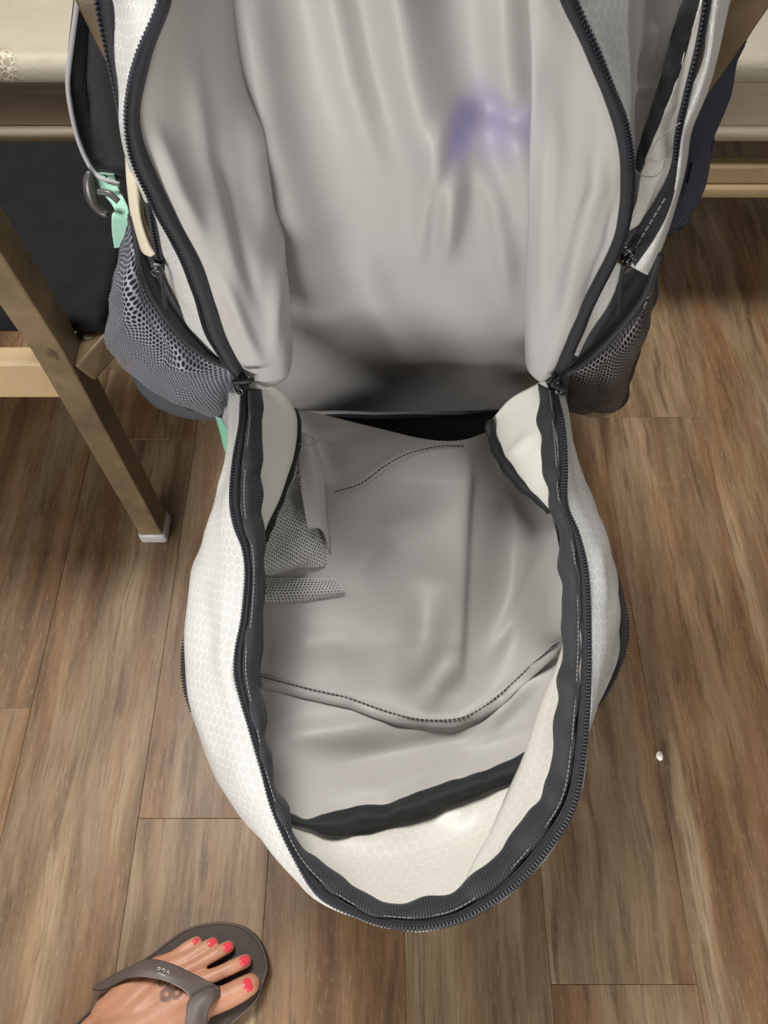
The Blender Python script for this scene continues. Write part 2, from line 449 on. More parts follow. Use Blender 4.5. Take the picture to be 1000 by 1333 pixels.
def beam(name, pts, w, d, mat, parent, bev=.003):
    """square bar of section w x d swept through points (x-wide, y-deep, or for level bars z-high)"""
    base = localbase(parent); bm = bmesh.new(); rings = []
    for k, p in enumerate(pts):
        t = (pts[min(k + 1, len(pts) - 1)] - pts[max(k - 1, 0)]).normalized()
        ref = Vector((0, 1, 0)) if abs(t.y) < .9 else Vector((1, 0, 0))
        s = t.cross(ref).normalized(); u = s.cross(t)
        rings.append([bm.verts.new(p - base + s * (a * w / 2) + u * (c * d / 2)) for a, c in ((-1, -1), (1, -1), (1, 1), (-1, 1))])
    for A, B in zip(rings, rings[1:]):
        for q in range(4): bm.faces.new((A[q], A[(q + 1) % 4], B[(q + 1) % 4], B[q]))
    bm.faces.new(rings[0][::-1]); bm.faces.new(rings[-1])
    bmesh.ops.recalc_face_normals(bm, faces=bm.faces[:])
    bmesh.ops.bevel(bm, geom=bm.edges[:], offset=bev, segments=2, profile=.5, affect='EDGES')
    me = bpy.data.meshes.new(name); bm.to_mesh(me); bm.free()
    return link(name, me, mat, parent)

# ------------------------------------------------------------------ floor of planks
fl = link('floor', box_me('floor', -2.2, 2.2, -1.4, 3.6, -.03, -.006, 0), M_JOINT); fl['kind'] = 'structure'
PW, PL = .178, 1.22
pm = box_me('plank', -PW / 2 + .0002, PW / 2 - .0002, -PL / 2 + .0002, PL / 2 - .0002, -.006, 0, .0005, 1); pm.materials.append(M_PLANK)
offs = [.15, .72, .38, 1.0, .25, .85, .5, 0, .66, .3, .95, .45, .1, .78]
for i in range(14):
    cx = -.33 + PW / 2 + (i - 5) * PW
    for k in range(4):
        o = link('plank', pm, None, fl, (cx, -1.1 + offs[i] + k * PL - .2, 0))
        if k == 0: o.location.y = max(o.location.y, -1.4 + PL / 2 - .4)

# ------------------------------------------------------------------ bench behind
bn = thing('upholstered_bench', 'long cream bench with cracked leather seat behind the chairs', 'bench', (.1, 1.3, 0))
cu = box('seat_cushion', (-1.2, 1.5, 1.082, 1.62, .447, .49), M_CREAM, bn, .016, 4)
box('seat_rail', (-1.2, 1.5, 1.095, 1.12, .378, .446), M_CWOOD, bn, .004)
box('bead_moulding', (-1.2, 1.5, 1.082, 1.118, .360, .379), M_CWOOD, bn, .007, 3)
box('lower_rail', (-1.15, 1.45, 1.085, 1.11, .285, .318), M_TAN, bn, .004)
box('lower_bead', (-1.15, 1.45, 1.078, 1.11, .262, .284), M_TAN, bn, .006, 3)
box('back_rail', (-1.15, 1.45, 1.56, 1.60, .25, .44), M_CWOOD, bn)
for x in (-1.15, 1.4):
    for y in (1.10, 1.56): box('leg', (x, x + .05, y, y + .045, 0, .37), M_CWOOD, bn)

# ------------------------------------------------------------------ chair that carries the bag
ca = thing('dining_chair', 'brown metal-framed chair carrying the open backpack on its back posts', 'chair', (.02, .62, 0), 'brown framed dining chairs')
V = Vector
for s, x0, x1, x2 in ((-1, -.175, -.183, -.243), (1, .21, .222, .325)):
    beam('back_post', [V((x0, .665, .0)), V((x0, .665, .40)), V((x1, .645, .60)), V((x1 + (x2 - x1) * .45, .618, .80)), V((x2, .625, 1.04))], .032, .03, M_FRAME, ca)
    box('leg', (x0 - .016, x0 + .016, .98, 1.01, 0, .42), M_FRAME, ca)
    box('side_rail', (x0 - .012, x0 + .012, .68, .98, .37, .41), M_FRAME, ca)
beam('top_rail', [V((-.25, .628, 1.03)), V((.04, .64, 1.04)), V((.33, .628, 1.03))], .05, .022, M_FRAME, ca)
beam('back_slat', [V((-.19, .632, .70)), V((.02, .64, .70)), V((.24, .632, .70))], .05, .018, M_FRAME, ca)
box('seat', (-.2, .235, .685, 1.02, .411, .45), M_BLACK, ca, .015, 4)
# ------------------------------------------------------------------ chair to its left
cb = thing('dining_chair', 'brown framed chair with black padded seat standing left of the backpack', 'chair', (-.6, .62, 0), 'brown framed dining chairs')
lg = beam('back_post', [V((-.370, .60, .022)), V((-.372, .60, .45)), V((-.385, .592, .70)), V((-.41, .60, 1.02))], .036, .042, M_FRAME, cb)
base = localbase(cb)
fc = box('foot_cap', (-.392, -.348, .576, .624, 0, .026), M_FOOTCAP, lg, .006, 3)
fc.location = (0, 0, 0)
lg2 = beam('back_post', [V((-.83, .60, .022)), V((-.828, .60, .45)), V((-.815, .592, .70)), V((-.79, .60, 1.02))], .036, .042, M_FRAME, cb)
box('foot_cap', (-.852, -.808, .576, .624, 0, .026), M_FOOTCAP, lg2, .006, 3)
box('back_rail', (-.815, -.386, .585, .612, .362, .425), M_TAN, cb, .004)
box('side_rail', (-.352, -.315, .62, .93, .372, .43), M_FRAME, cb, .004)
beam('corner_brace', [V((-.362, .60, .40)), V((-.335, .635, .415)), V((-.30, .68, .42))], .03, .05, M_FRAME, cb)
box('side_rail', (-.85, -.82, .62, .93, .372, .43), M_FRAME, cb, .004)
box('front_rail', (-.815, -.36, .90, .93, .372, .43), M_FRAME, cb, .004)
for x in (-.85, -.355): box('leg', (x, x + .035, .90, .935, 0, .43), M_FRAME, cb, .004)
box('seat', (-.85, -.318, .622, .945, .431, .462), M_BLACK, cb, .012, 4)
beam('top_rail', [V((-.80, .60, 1.0)), V((-.6, .61, 1.0)), V((-.40, .60, 1.0))], .05, .022, M_FRAME, cb)

# ================================================================== BACKPACK
bag = thing('backpack', 'white honeycomb backpack unzipped wide open, hung on the brown chair', 'backpack', BAG)
def YR(rows): return [[Yp(*p) for p in r] for r in rows]
# ---- rear lining: the inside of the back
ys = lambda py: .50
rows = []
for py, xl, xr, yb in ((-90, 190, 775, .505), (0, 200, 765, .503), (100, 215, 765, .50), (200, 235, 760, .496), (300, 270, 750, .508), (400, 300, 740, .540), (480, 320, 735, .572), (530, 330, 720, .592), (556, 335, 715, .60)):
    r = []
    for k in range(7):
        u = k / 6; x = xl + (xr - xl) * u
        r.append(Yp(x, py, yb + .018 * math.cos((u - .5) * math.pi) - .012))
    rows.append(r)
back_folds = [
    ([(480, -260), (535, 60), (600, 330)], 38, .034),
    ([(380, -260), (455, 90), (530, 330)], 26, .016),
    ([(290, -200), (345, 150), (405, 360), (460, 520)], 36, .022),
    ([(650, -200), (662, 60), (700, 380)], 26, .015),
    ([(560, 190), (545, 350)], 10, .007), ([(600, 170), (588, 250), (580, 350)], 14, .016),
    ([(600, 170), (645, 250), (670, 420)], 16, .010),
    ([(450, 280), (500, 410), (580, 520)], 22, .008),
    ([(590, 140), (720, 152)], 22, -.010), ([(585, 110), (560, 240)], 15, .009),
    ([(620, 330), (600, 560)], 40, .008),
]
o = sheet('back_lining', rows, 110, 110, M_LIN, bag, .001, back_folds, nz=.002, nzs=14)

# ---- rim of the rear opening (main zipper, rear half); (px, py, y)
rimL = [(205, -60, .40), (207, 0, .40), (178, 72, .402), (166, 120, .404), (163, 165, .406), (172, 212, .41), (202, 276, .415), (232, 332, .42), (252, 384, .425), (270, 440, .432), (309, 496, .44)]
inL = [(226, -60, .398), (222, 0, .398), (196, 72, .40), (184, 120, .402), (182, 165, .404), (196, 212, .408), (226, 276, .413), (256, 332, .418), (276, 384, .424), (294, 440, .431), (322, 492, .44)]
rimR = [(735, -60, .40), (750, 0, .40), (780, 68, .402), (800, 118, .404), (817, 162, .406), (826, 220, .41), (822, 280, .415), (808, 328, .42), (778, 388, .425), (756, 440, .432), (730, 496, .44)]
inR = [(712, -60, .398), (732, 0, .398), (760, 62, .40), (786, 125, .402), (801, 170, .404), (808, 225, .408), (806, 280, .413), (792, 328, .418), (764, 384, .424), (742, 432, .431), (718, 490, .44)]
P = lambda L: [Yp(*p) for p in L]
for rim, inn, lab in ((rimL, inL, 'left'), (rimR, inR, 'right')):
    mid = [((a[0] + b[0]) / 2, a[1], a[2] - .006) for a, b in zip(rim, inn)]
    t = sheet('zipper_tape', [P(rim), P(mid), P(inn)], 150, 5, M_ZTAPE, bag, .0016, nz=.001, nzs=40)
    sg = 1 if lab == 'left' else -1
    edge = [(a[0] + 3 * sg, a[1], a[2] - .003) for a in rim]
    teeth('zipper_teeth', P(edge), P(mid), t, .0027, .004)
# ---- side walls of the rear lining
LW = [[(222, -60, .40), (236, -60, .42), (262, -60, .45), (285, -60, .475), (305, -60, .50)],
      [(218, 0, .40), (236, 0, .42), (262, 0, .45), (290, 0, .475), (312, 0, .50)],
      [(190, 80, .402), (215, 80, .415), (262, 80, .445), (300, 80, .47), (325, 80, .50)],
      [(178, 160, .405), (208, 160, .415), (262, 160, .44), (315, 160, .465), (338, 160, .50)],
      [(192, 225, .41), (225, 225, .415), (275, 225, .44), (325, 225, .46), (350, 225, .50)],
      [(222, 285, .415), (255, 285, .417), (295, 285, .435), (338, 285, .455), (362, 285, .49)],
      [(252, 340, .42), (280, 340, .42), (315, 340, .433), (350, 340, .45), (372, 340, .485)],
      [(275, 400, .427), (298, 400, .425), (330, 400, .433), (362, 400, .447), (378, 400, .47)],
      [(296, 450, .434), (315, 450, .43), (342, 450, .435), (368, 450, .445), (380, 450, .465)],
      [(318, 486, .442), (330, 487, .436), (345, 488, .437), (368, 484, .446), (377, 478, .465)],
      [(326, 498, .450), (335, 500, .448), (348, 503, .45), (364, 497, .455), (372, 490, .468)]]
LF = [([(248, 40), (262, 200), (298, 330), (330, 450)], 13, .005), ([(318, 100), (335, 240), (352, 330)], 12, .008),
      ([(345, 250), (362, 300), (356, 400), (360, 480)], 8, .005), ([(282, 340), (318, 430), (345, 485)], 8, .005), ([(275, 180), (305, 300), (345, 420)], 9, -.004), ([(198, 150), (230, 240), (270, 320)], 9, .004)]
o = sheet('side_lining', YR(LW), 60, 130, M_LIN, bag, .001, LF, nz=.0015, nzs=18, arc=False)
RW = [[(716, -60, .40), (708, -60, .42), (700, -60, .45), (694, -60, .475), (684, -60, .50)],
      [(736, 0, .40), (722, 0, .415), (706, 0, .44), (694, 0, .465), (684, 0, .50)],
      [(766, 70, .402), (745, 70, .41), (715, 70, .43), (696, 70, .455), (688, 70, .50)],
      [(800, 150, .405), (770, 150, .41), (728, 150, .43), (697, 150, .45), (690, 150, .49)],
      [(810, 225, .41), (780, 225, .412), (735, 225, .43), (697, 225, .445), (690, 225, .485)],
      [(808, 285, .415), (778, 285, .415), (735, 285, .43), (696, 285, .445), (688, 285, .48)],
      [(794, 335, .42), (768, 335, .418), (730, 335, .43), (693, 335, .445), (686, 335, .478)],
      [(766, 390, .427), (745, 390, .424), (718, 390, .432), (690, 390, .445), (684, 390, .472)],
      [(744, 440, .434), (728, 440, .43), (710, 440, .435), (689, 440, .446), (684, 440, .468)],
      [(722, 484, .442), (714, 486, .438), (705, 488, .44), (691, 482, .449), (686, 474, .466)],
      [(714, 494, .452), (710, 496, .45), (704, 497, .452), (696, 491, .458), (690, 484, .468)]]
RF = [([(775, 165), (778, 240), (755, 330), (725, 440)], 11, .008), ([(738, 20), (745, 200), (722, 400)], 16, .004), ([(714, 100), (706, 440)], 10, .004), ([(805, 240), (790, 320), (750, 410)], 7, -.003)]
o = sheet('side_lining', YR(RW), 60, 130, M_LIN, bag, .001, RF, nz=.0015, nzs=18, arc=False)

# ---- outer side of the rear half, left: white strip between the two zippers, then the strip folded outside
OL = [[(146, -60, .46), (170, -60, .44), (214, -60, .404)], [(146, 0, .46), (172, 0, .44), (208, 0, .404)], [(150, 60, .458), (166, 60, .436), (186, 60, .406)],
      [(157, 120, .456), (164, 120, .438), (172, 120, .41)], [(162, 180, .456), (168, 180, .44), (172, 180, .412)], [(175, 235, .458), (186, 235, .44), (190, 235, .416)],
      [(196, 285, .458), (206, 285, .44), (212, 285, .42)], [(208, 335, .458), (222, 335, .443), (240, 335, .424)], [(228, 385, .462), (242, 385, .446), (262, 385, .43)],
      [(252, 430, .466), (262, 430, .45), (276, 430, .436)], [(284, 470, .47), (292, 470, .455), (300, 470, .442)]]
sheet('side_panel', YR(OL), 14, 80, M_HON, bag, .0014, nz=.003, nzs=30, arc=False)
# second zipper on the left side
z2o = [(122, -60, .478), (124, 0, .476), (137, 66, .474), (149, 120, .472), (158, 172, .47), (168, 215, .47)]
z2i = [(148, -60, .462), (149, 0, .460), (153, 60, .458), (160, 115, .456), (168, 172, .455), (174, 215, .455)]
t = sheet('side_zipper_tape', [P(z2o), P(z2i)], 70, 4, M_ZTAPE, bag, .0016)
teeth('side_zipper_teeth', [Yp(a[0] + 3, a[1], a[2] - .004) for a in z2o], P(z2i), t, .0028, .0045)
z2o = [(181, 225, .462), (186, 250, .46), (194, 290, .457), (203, 335, .455), (207, 345, .455)]
z2i = [(203, 225, .44), (202, 250, .44), (205, 290, .44), (211, 335, .445), (213, 345, .446)]
t = sheet('side_zipper_tape', [P(z2o), P(z2i)], 50, 4, M_ZTAPE, bag, .0016)
teeth('side_zipper_teeth', [Yp(194, 240, .446), Yp(197, 280, .444), Yp(206, 335, .446)], [Yp(203, 240, .44), Yp(206, 280, .44), Yp(213, 335, .444)], t, .0028, .003)
# cream outer edge of the side pocket
sheet('pocket_edge', YR([[(164, 205, .47), (166, 240, .468), (172, 285, .465), (184, 325, .462), (196, 334, .46)],
                         [(172, 205, .455), (176, 240, .453), (182, 285, .453), (193, 318, .453), (202, 330, .454)],
                         [(178, 205, .47), (183, 240, .468), (188, 285, .466), (198, 312, .464), (204, 326, .462)]]), 40, 8, M_CREAMF, bag, .0012)
# black inside of the side mesh pocket
def pocket(hem, outl, inner, mat, yh, yo, bulge, lab):
    n = len(hem)
    rows = [[], [], [], [], []]
    for k, (a, b) in enumerate(zip(hem, outl)):
        u = k / (n - 1); yy = yh[0] + (yh[1] - yh[0]) * u; yz = yo[0] + (yo[1] - yo[0]) * u
        for q, f in enumerate((0, .28, .55, .8, 1)):
            x = a[0] + (b[0] - a[0]) * f; y = a[1] + (b[1] - a[1]) * f
            rows[q].append(Yp(x, y, yy + (yz - yy) * f ** 1.6 - bulge * math.sin(f * math.pi) * math.sin(u * math.pi)))
    pk = sheet('mesh_pocket', rows, 60, 26, mat, bag, 0, [([(165, 330), (175, 400), (160, 445)], 9, .007), ([(185, 480), (240, 470), (280, 490)], 7, .006), ([(210, 515), (262, 520)], 7, .005), ([(190, 400), (215, 460), (205, 500)], 7, -.005), ([(225, 440), (250, 500)], 7, .004),
              ([(845, 400), (810, 480)], 8, .004), ([(800, 460), (770, 520)], 8, -.004)], nz=.003, nzs=40)
    hp = [Yp(a[0], a[1], yh[0] + (yh[1] - yh[0]) * k / (n - 1) - .002) for k, a in enumerate(hem)]
    tube('pocket_hem', hp, .0028, M_TAPE, pk, 60, 8)
    return pk
hemL = [(171, 279), (177, 309), (183, 349), (196, 382), (207, 401), (219, 418), (245, 447), (273, 467), (300, 479)]
outL = [(169, 281), (156, 328), (144, 380), (137, 440), (147, 462), (185, 500), (215, 519), (280, 543), (300, 520)]
pocket(hemL, outL, None, M_MESH, (.468, .452), (.53, .50), .028, 'left')
hemR = [(858, 330), (850, 360), (840, 386), (822, 412), (800, 437), (780, 457), (760, 473), (738, 487)]
outR = [(857, 336), (853, 378), (844, 425), (826, 472), (806, 530), (775, 542), (740, 534), (728, 505)]
pocket(hemR, outR, None, M_MESHR, (.468, .452), (.53, .50), .026, 'right')
# dark wall of the bag behind each mesh pocket
sheet('pocket_back', YR([[(172, 276, .475), (185, 310, .472), (205, 345, .468), (228, 392, .464), (256, 436, .46), (302, 480, .456)],
                         [(165, 300, .51), (165, 340, .51), (170, 380, .51), (190, 430, .505), (230, 470, .50), (296, 498, .47)],
                         [(163, 300, .55), (147, 370, .55), (139, 438, .55), (160, 464, .545), (215, 518, .535), (290, 542, .51)]]), 40, 16, M_DARK, bag, .002, nz=.004, nzs=40)
sheet('pocket_back', YR([[(852, 326, .475), (824, 348, .470), (806, 362, .468), (786, 404, .464), (764, 440, .46), (740, 478, .456)],
                         [(856, 340, .51), (850, 372, .51), (838, 405, .51), (815, 448, .505), (790, 485, .50), (742, 500, .47)],
                         [(857, 340, .55), (853, 382, .55), (844, 428, .55), (827, 474, .545), (806, 531, .535), (735, 538, .51)]]), 40, 16, M_DARK, bag, .002, nz=.004, nzs=40)
# slate back padding showing below the left pocket
sheet('back_padding', YR([[(195, 440, .614), (240, 440, .614), (300, 440, .614), (500, 440, .614), (700, 440, .614), (790, 440, .614)],
                          [(172, 478, .612), (240, 480, .612), (300, 480, .610), (500, 480, .610), (700, 480, .610), (775, 480, .612)],
                          [(180, 505, .614), (240, 515, .612), (300, 520, .610), (500, 520, .610), (700, 520, .610), (765, 510, .614)],
                          [(202, 528, .618), (240, 541, .616), (300, 545, .614), (500, 545, .614), (700, 545, .614), (750, 530, .618)],
                          [(215, 532, .632), (245, 542, .632), (300, 545, .632), (500, 545, .632), (700, 545, .632), (745, 532, .632)]]), 60, 20, M_PADB, bag, .003)
# white outer strip and open second compartment, right
sheet('side_panel', YR([[(738, -60, .404), (780, -60, .42), (822, -60, .44)], [(750, 0, .404), (785, 0, .42), (821, 0, .44)], [(782, 70, .406), (800, 70, .42), (820, 70, .435)],
                        [(806, 120, .408), (814, 120, .418), (820, 120, .432)], [(817, 158, .41), (819, 158, .416), (820, 160, .43)]]), 14, 40, M_HON, bag, .0014, arc=False, nz=.002)
sheet('side_panel', YR([[(800, 340, .428), (808, 344, .436)], [(790, 365, .43), (806, 364, .442)], [(772, 398, .434), (790, 400, .446)], [(758, 432, .438), (768, 432, .45)], [(748, 462, .444), (752, 464, .454)]]), 8, 30, M_HON, bag, .0014, arc=False)
sheet('compartment_lining', YR([[(815, -60, .455), (850, -60, .51), (905, -60, .52), (932, -60, .50)], [(815, 0, .455), (850, 0, .505), (895, 0, .515), (920, 0, .49)],
                                [(815, 60, .452), (840, 60, .50), (875, 60, .51), (900, 60, .49)], [(815, 110, .45), (835, 110, .495), (862, 110, .505), (885, 110, .49)],
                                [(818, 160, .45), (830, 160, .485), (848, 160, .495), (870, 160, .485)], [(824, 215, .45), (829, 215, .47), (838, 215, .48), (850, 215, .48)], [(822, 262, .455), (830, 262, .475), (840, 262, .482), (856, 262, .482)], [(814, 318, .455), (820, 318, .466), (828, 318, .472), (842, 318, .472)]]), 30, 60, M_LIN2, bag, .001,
      [([(820, 118), (862, 108)], 5, .004), ([(850, 20), (840, 90)], 10, .004)], arc=False)
BD = [[(924, -60, .478), (934, -60, .478)], [(890, 0, .478), (912, 0, .474)], [(870, 60, .475), (900, 45, .471)], [(862, 95, .472), (888, 85, .468)], [(852, 130, .47), (872, 130, .465)], [(838, 172, .466), (858, 165, .462)],
      [(830, 198, .463), (843, 200, .458)], [(827, 222, .458), (836, 222, .455)]]
sheet('compartment_binding', YR(BD), 8, 80, M_BIND, bag, .002, arc=False, nz=.004, nzs=90)
sheet('inner_mesh_panel', YR([[(914, 0, .472), (925, 0, .475)], [(895, 60, .47), (910, 50, .474)], [(882, 100, .467), (898, 100, .472)], [(866, 140, .464), (888, 140, .47)], [(853, 175, .461), (880, 175, .467)], [(842, 202, .458), (876, 208, .464)],
                              [(833, 235, .455), (868, 235, .461)], [(826, 270, .45), (852, 265, .457)], [(820, 300, .445), (836, 290, .452)]]), 14, 50, M_HONIN, bag, .0012, arc=False, nz=.003, nzs=60)
zo = [(920, -60, .466), (916, 0, .464), (906, 60, .462), (892, 118, .46), (880, 172, .458), (876, 208, .457), (869, 232, .455), (850, 268, .452), (834, 292, .45), (815, 320, .447)]
zi = [(930, -60, .468), (925, 0, .466), (914, 60, .464), (899, 118, .462), (887, 172, .46), (882, 208, .459), (879, 240, .457), (868, 278, .454), (850, 312, .452), (826, 346, .449)]
t = sheet('side_zipper_tape', [P(zo), P(zi)], 100, 4, M_ZTAPE, bag, .002)
teeth('side_zipper_teeth', [Yp(a[0] + 2, a[1], a[2] - .002) for a in zo[:6]], P(zi[:6]), t, .0026, .0035)
dashes('tape_stitching', [Yp(866, 258, .449), Yp(848, 288, .447), Yp(824, 328, .444)], t, .005, .0004, M_THREAD)
sheet('pocket_edge', YR([[(928, -60, .476), (945, -60, .472), (966, -60, .50)], [(921, 0, .474), (934, 0, .47), (950, 0, .50)], [(918, 72, .472), (924, 74, .468), (933, 76, .496)], [(898, 122, .47), (908, 128, .466), (921, 118, .49)],
                         [(881, 168, .467), (890, 172, .462), (900, 170, .486)], [(877, 208, .464), (886, 210, .459), (894, 208, .482)], [(869, 240, .462), (880, 244, .457), (888, 236, .48)], [(850, 285, .459), (864, 292, .455), (874, 286, .476)],
                         [(829, 326, .456), (845, 334, .452), (858, 330, .47)], [(819, 344, .455), (832, 352, .452), (843, 358, .466)]]), 12, 70, M_HON, bag, .0014, arc=False)
tube('loose_thread', [Yp(828, 222, .44), Yp(834, 228, .44), Yp(850, 230, .445), Yp(862, 222, .447), Yp(866, 208, .45)], .0004, M_THREAD, bag, 30, 5)
tube('loose_thread', [Yp(846, 200, .44), Yp(858, 180, .445), Yp(876, 166, .447), Yp(886, 160, .45)], .0004, M_THREAD, bag, 30, 5)
# ---- shoulder straps
st = sheet('shoulder_strap', YR([[(104, -60, .66), (101, 0, .66), (94, 55, .658), (89, 105, .655), (92, 140, .65), (100, 176, .645), (112, 205, .64), (124, 224, .635), (140, 234, .63)],
                                 [(122, -60, .668), (118, 0, .668), (114, 55, .666), (112, 105, .662), (114, 140, .658), (122, 176, .652), (130, 200, .645), (140, 218, .64), (152, 230, .634)],
                                 [(150, -60, .668), (145, 0, .668), (140, 55, .666), (140, 105, .662), (143, 140, .658), (148, 176, .652), (154, 200, .645), (160, 220, .638), (166, 234, .632)],
                                 [(180, -60, .65), (176, 0, .65), (172, 55, .65), (172, 105, .648), (174, 140, .645), (178, 176, .64), (180, 200, .636), (182, 222, .632), (184, 238, .628)]]), 90, 24, M_SMESH, bag, .010,
           [([(118, -20), (112, 100), (122, 180)], 5, -.004)])
tube('strap_piping', [Yp(a, b, c) for a, b, c in ((104, -60, .652), (101, 0, .652), (94, 55, .650), (88.5, 105, .647), (92, 140, .642), (100, 176, .637), (111, 205, .632), (123, 225, .627), (138, 235, .622), (156, 240, .62))], .0022, M_PIPE, st, 80, 8)
wb = sheet('strap_webbing', YR([[(124, 224, .632), (129, 240, .628), (138, 256, .62), (146, 266, .612), (150, 276, .602), (146, 280, .596), (146, 300, .593), (149, 322, .592)],
                                [(148, 226, .630), (154, 244, .626), (158, 252, .619), (163, 262, .610), (167, 272, .602), (168, 284, .596), (166, 303, .593), (158, 321, .592)]]), 60, 8, M_MINT, bag, .0022)
def ladder_lock():
    pts = [(117, 224), (115, 236), (118, 252), (124, 266), (133, 276), (140, 280)]
    return tube('strap_buckle', [Yp(x, y, .622 - .002 * k) for k, (x, y) in enumerate(pts)], .0052, M_BUCK, wb, 30, 10, lambda u: .55 + .6 * math.sin(u * math.pi))
ladder_lock()
tube('strap_buckle_bar', [Yp(128, 250, .606), Yp(142, 252, .604), Yp(154, 262, .600)], .003, M_BUCK, wb, 20, 8)
sr = sheet('shoulder_strap', YR([[(862, -60, .63), (862, 0, .63), (862, 80, .63), (856, 150, .625), (850, 200, .62), (848, 250, .615), (850, 290, .61), (856, 310, .606)],
                                 [(960, -60, .642), (935, 0, .642), (915, 80, .64), (900, 140, .635), (890, 200, .63), (880, 250, .622), (872, 290, .614), (866, 308, .608)],
                                 [(1005, -60, .65), (980, 0, .65), (950, 80, .648), (932, 130, .642), (920, 190, .635), (908, 245, .626), (890, 285, .616), (872, 305, .608)],
                                 [(1030, -60, .652), (1000, 0, .652), (961, 62, .65), (948, 120, .646), (928, 176, .637), (920, 226, .628), (903, 274, .618), (878, 304, .608)]]), 70, 24, M_NAVY, bag, .010,
           [([(905, 180), (885, 270)], 5, -.004)])
# mint strap end and grey tab below the left pocket
ms = sheet('lower_strap_tail', YR([[(281, 541, .545), (287, 562, .543), (293, 585, .540), (302, 604, .536)], [(300, 541, .54), (303, 562, .538), (308, 585, .535), (314, 604, .532)]]), 20, 6, M_MINTP, bag, .003)
sheet('lower_tab', YR([[(284, 538, .53), (296, 558, .528), (304, 570, .526)], [(306, 520, .52), (312, 545, .518), (316, 566, .517)]]), 12, 6, M_PIPE, bag, .002)

# ================= front half: the bucket
def zr(py):
    T = [(480, .57), (510, .562), (600, .545), (700, .528), (850, .502), (1000, .486), (1215, .468)]
    for (a, za), (b, zb) in zip(T, T[1:]):
        if py <= b: return za + (zb - za) * max(0, (py - a)) / (b - a)
    return T[-1][1]
TE = [(315, 507), (312, 549), (303, 600), (299, 648), (305, 684), (316, 714), (320, 750), (315, 804), (307, 845), (306, 879), (314, 912), (324, 945), (340, 1000), (354, 1052), (382, 1115), (417, 1168), (473, 1197), (512, 1208), (552, 1210),
      (605, 1198), (668, 1159), (717, 1106), (751, 1045), (763, 975), (768, 905), (769, 835), (766, 750), (754, 696), (738, 655), (738, 606), (735, 555), (725, 512)]
TI = [(341, 507), (341, 549), (341, 600), (341, 648), (342, 684), (344, 714), (344, 750), (343, 804), (338, 845), (338, 879), (342, 915), (347, 950), (352, 1000), (368, 1045), (395, 1106), (442, 1140), (488, 1174), (520, 1176), (552, 1173),
      (594, 1159), (648, 1110), (690, 1055), (712, 1020), (721, 957), (727, 898), (733, 828), (731, 750), (726, 690), (715, 645), (707, 590), (701, 540), (704, 500)]
OUT = [(300, 512), (298, 549), (296, 600), (284, 648), (271, 684), (262, 714), (249, 750), (243, 804), (242, 845), (243, 879), (248, 915), (256, 945), (278, 1005), (306, 1050), (360, 1112), (410, 1166), (470, 1193), (512, 1203), (552, 1205),
       (602, 1189), (657, 1148), (704, 1098), (741, 1038), (757, 963), (783, 900), (803, 845), (803, 765), (788, 700), (766, 642), (750, 600), (741, 565), (734, 520)]
NR = len(TE)
def Zc(L, dz, dzf=None): return [Zp(x, y, zr(y) + (dzf(k) if dzf else dz)) for k, (x, y) in enumerate(L)]
bulge = [max(0, min(1, math.hypot(a[0] - b[0], a[1] - b[1]) / 60)) for a, b in zip(TE, OUT)]
rowT = Zc(TE, 0)
rowM = [Zp(a[0] * .45 + b[0] * .55, a[1] * .45 + b[1] * .55, zr(a[1]) - .012 - .006 * bulge[k]) for k, (a, b) in enumerate(zip(TE, OUT))]
rowO = Zc(OUT, 0, lambda k: -.03 - .03 * bulge[k])
cen = Vector((.01, .25, .38))
rowB, rowC = [], []
for k, p in enumerate(rowO):
    q = p.copy(); q.z = p.z - .055; q.x += (cen.x - q.x) * .05; q.y += (cen.y - q.y) * .07; rowB.append(q)
    q2 = p.copy(); q2.z = .335; q2.x += (cen.x - q2.x) * .22; q2.y += (cen.y - q2.y) * .22; rowC.append(q2)
shell = sheet('front_side_panel', [rowT, rowM, rowO, rowB, rowC], 260, 34, M_HON, bag, .0016, nz=.003, nzs=24,
              folds=[([(262, 720), (270, 860), (300, 980)], 10, -.003), ([(300, 700), (292, 850), (322, 1000)], 8, .003), ([(240, 860), (262, 940), (300, 1020)], 6, .002), ([(775, 700), (790, 800)], 6, .003)])
# outer front panel below the bucket
rim2 = spline(rowC, 80)
bm = bmesh.new(); vs = [bm.verts.new(p - BAG) for p in rim2]
f = bm.faces.new(vs); bmesh.ops.triangulate(bm, faces=[f])
me = bpy.data.meshes.new('front_outer_panel'); bm.to_mesh(me); bm.free(); link('front_outer_panel', me, M_HON, bag)
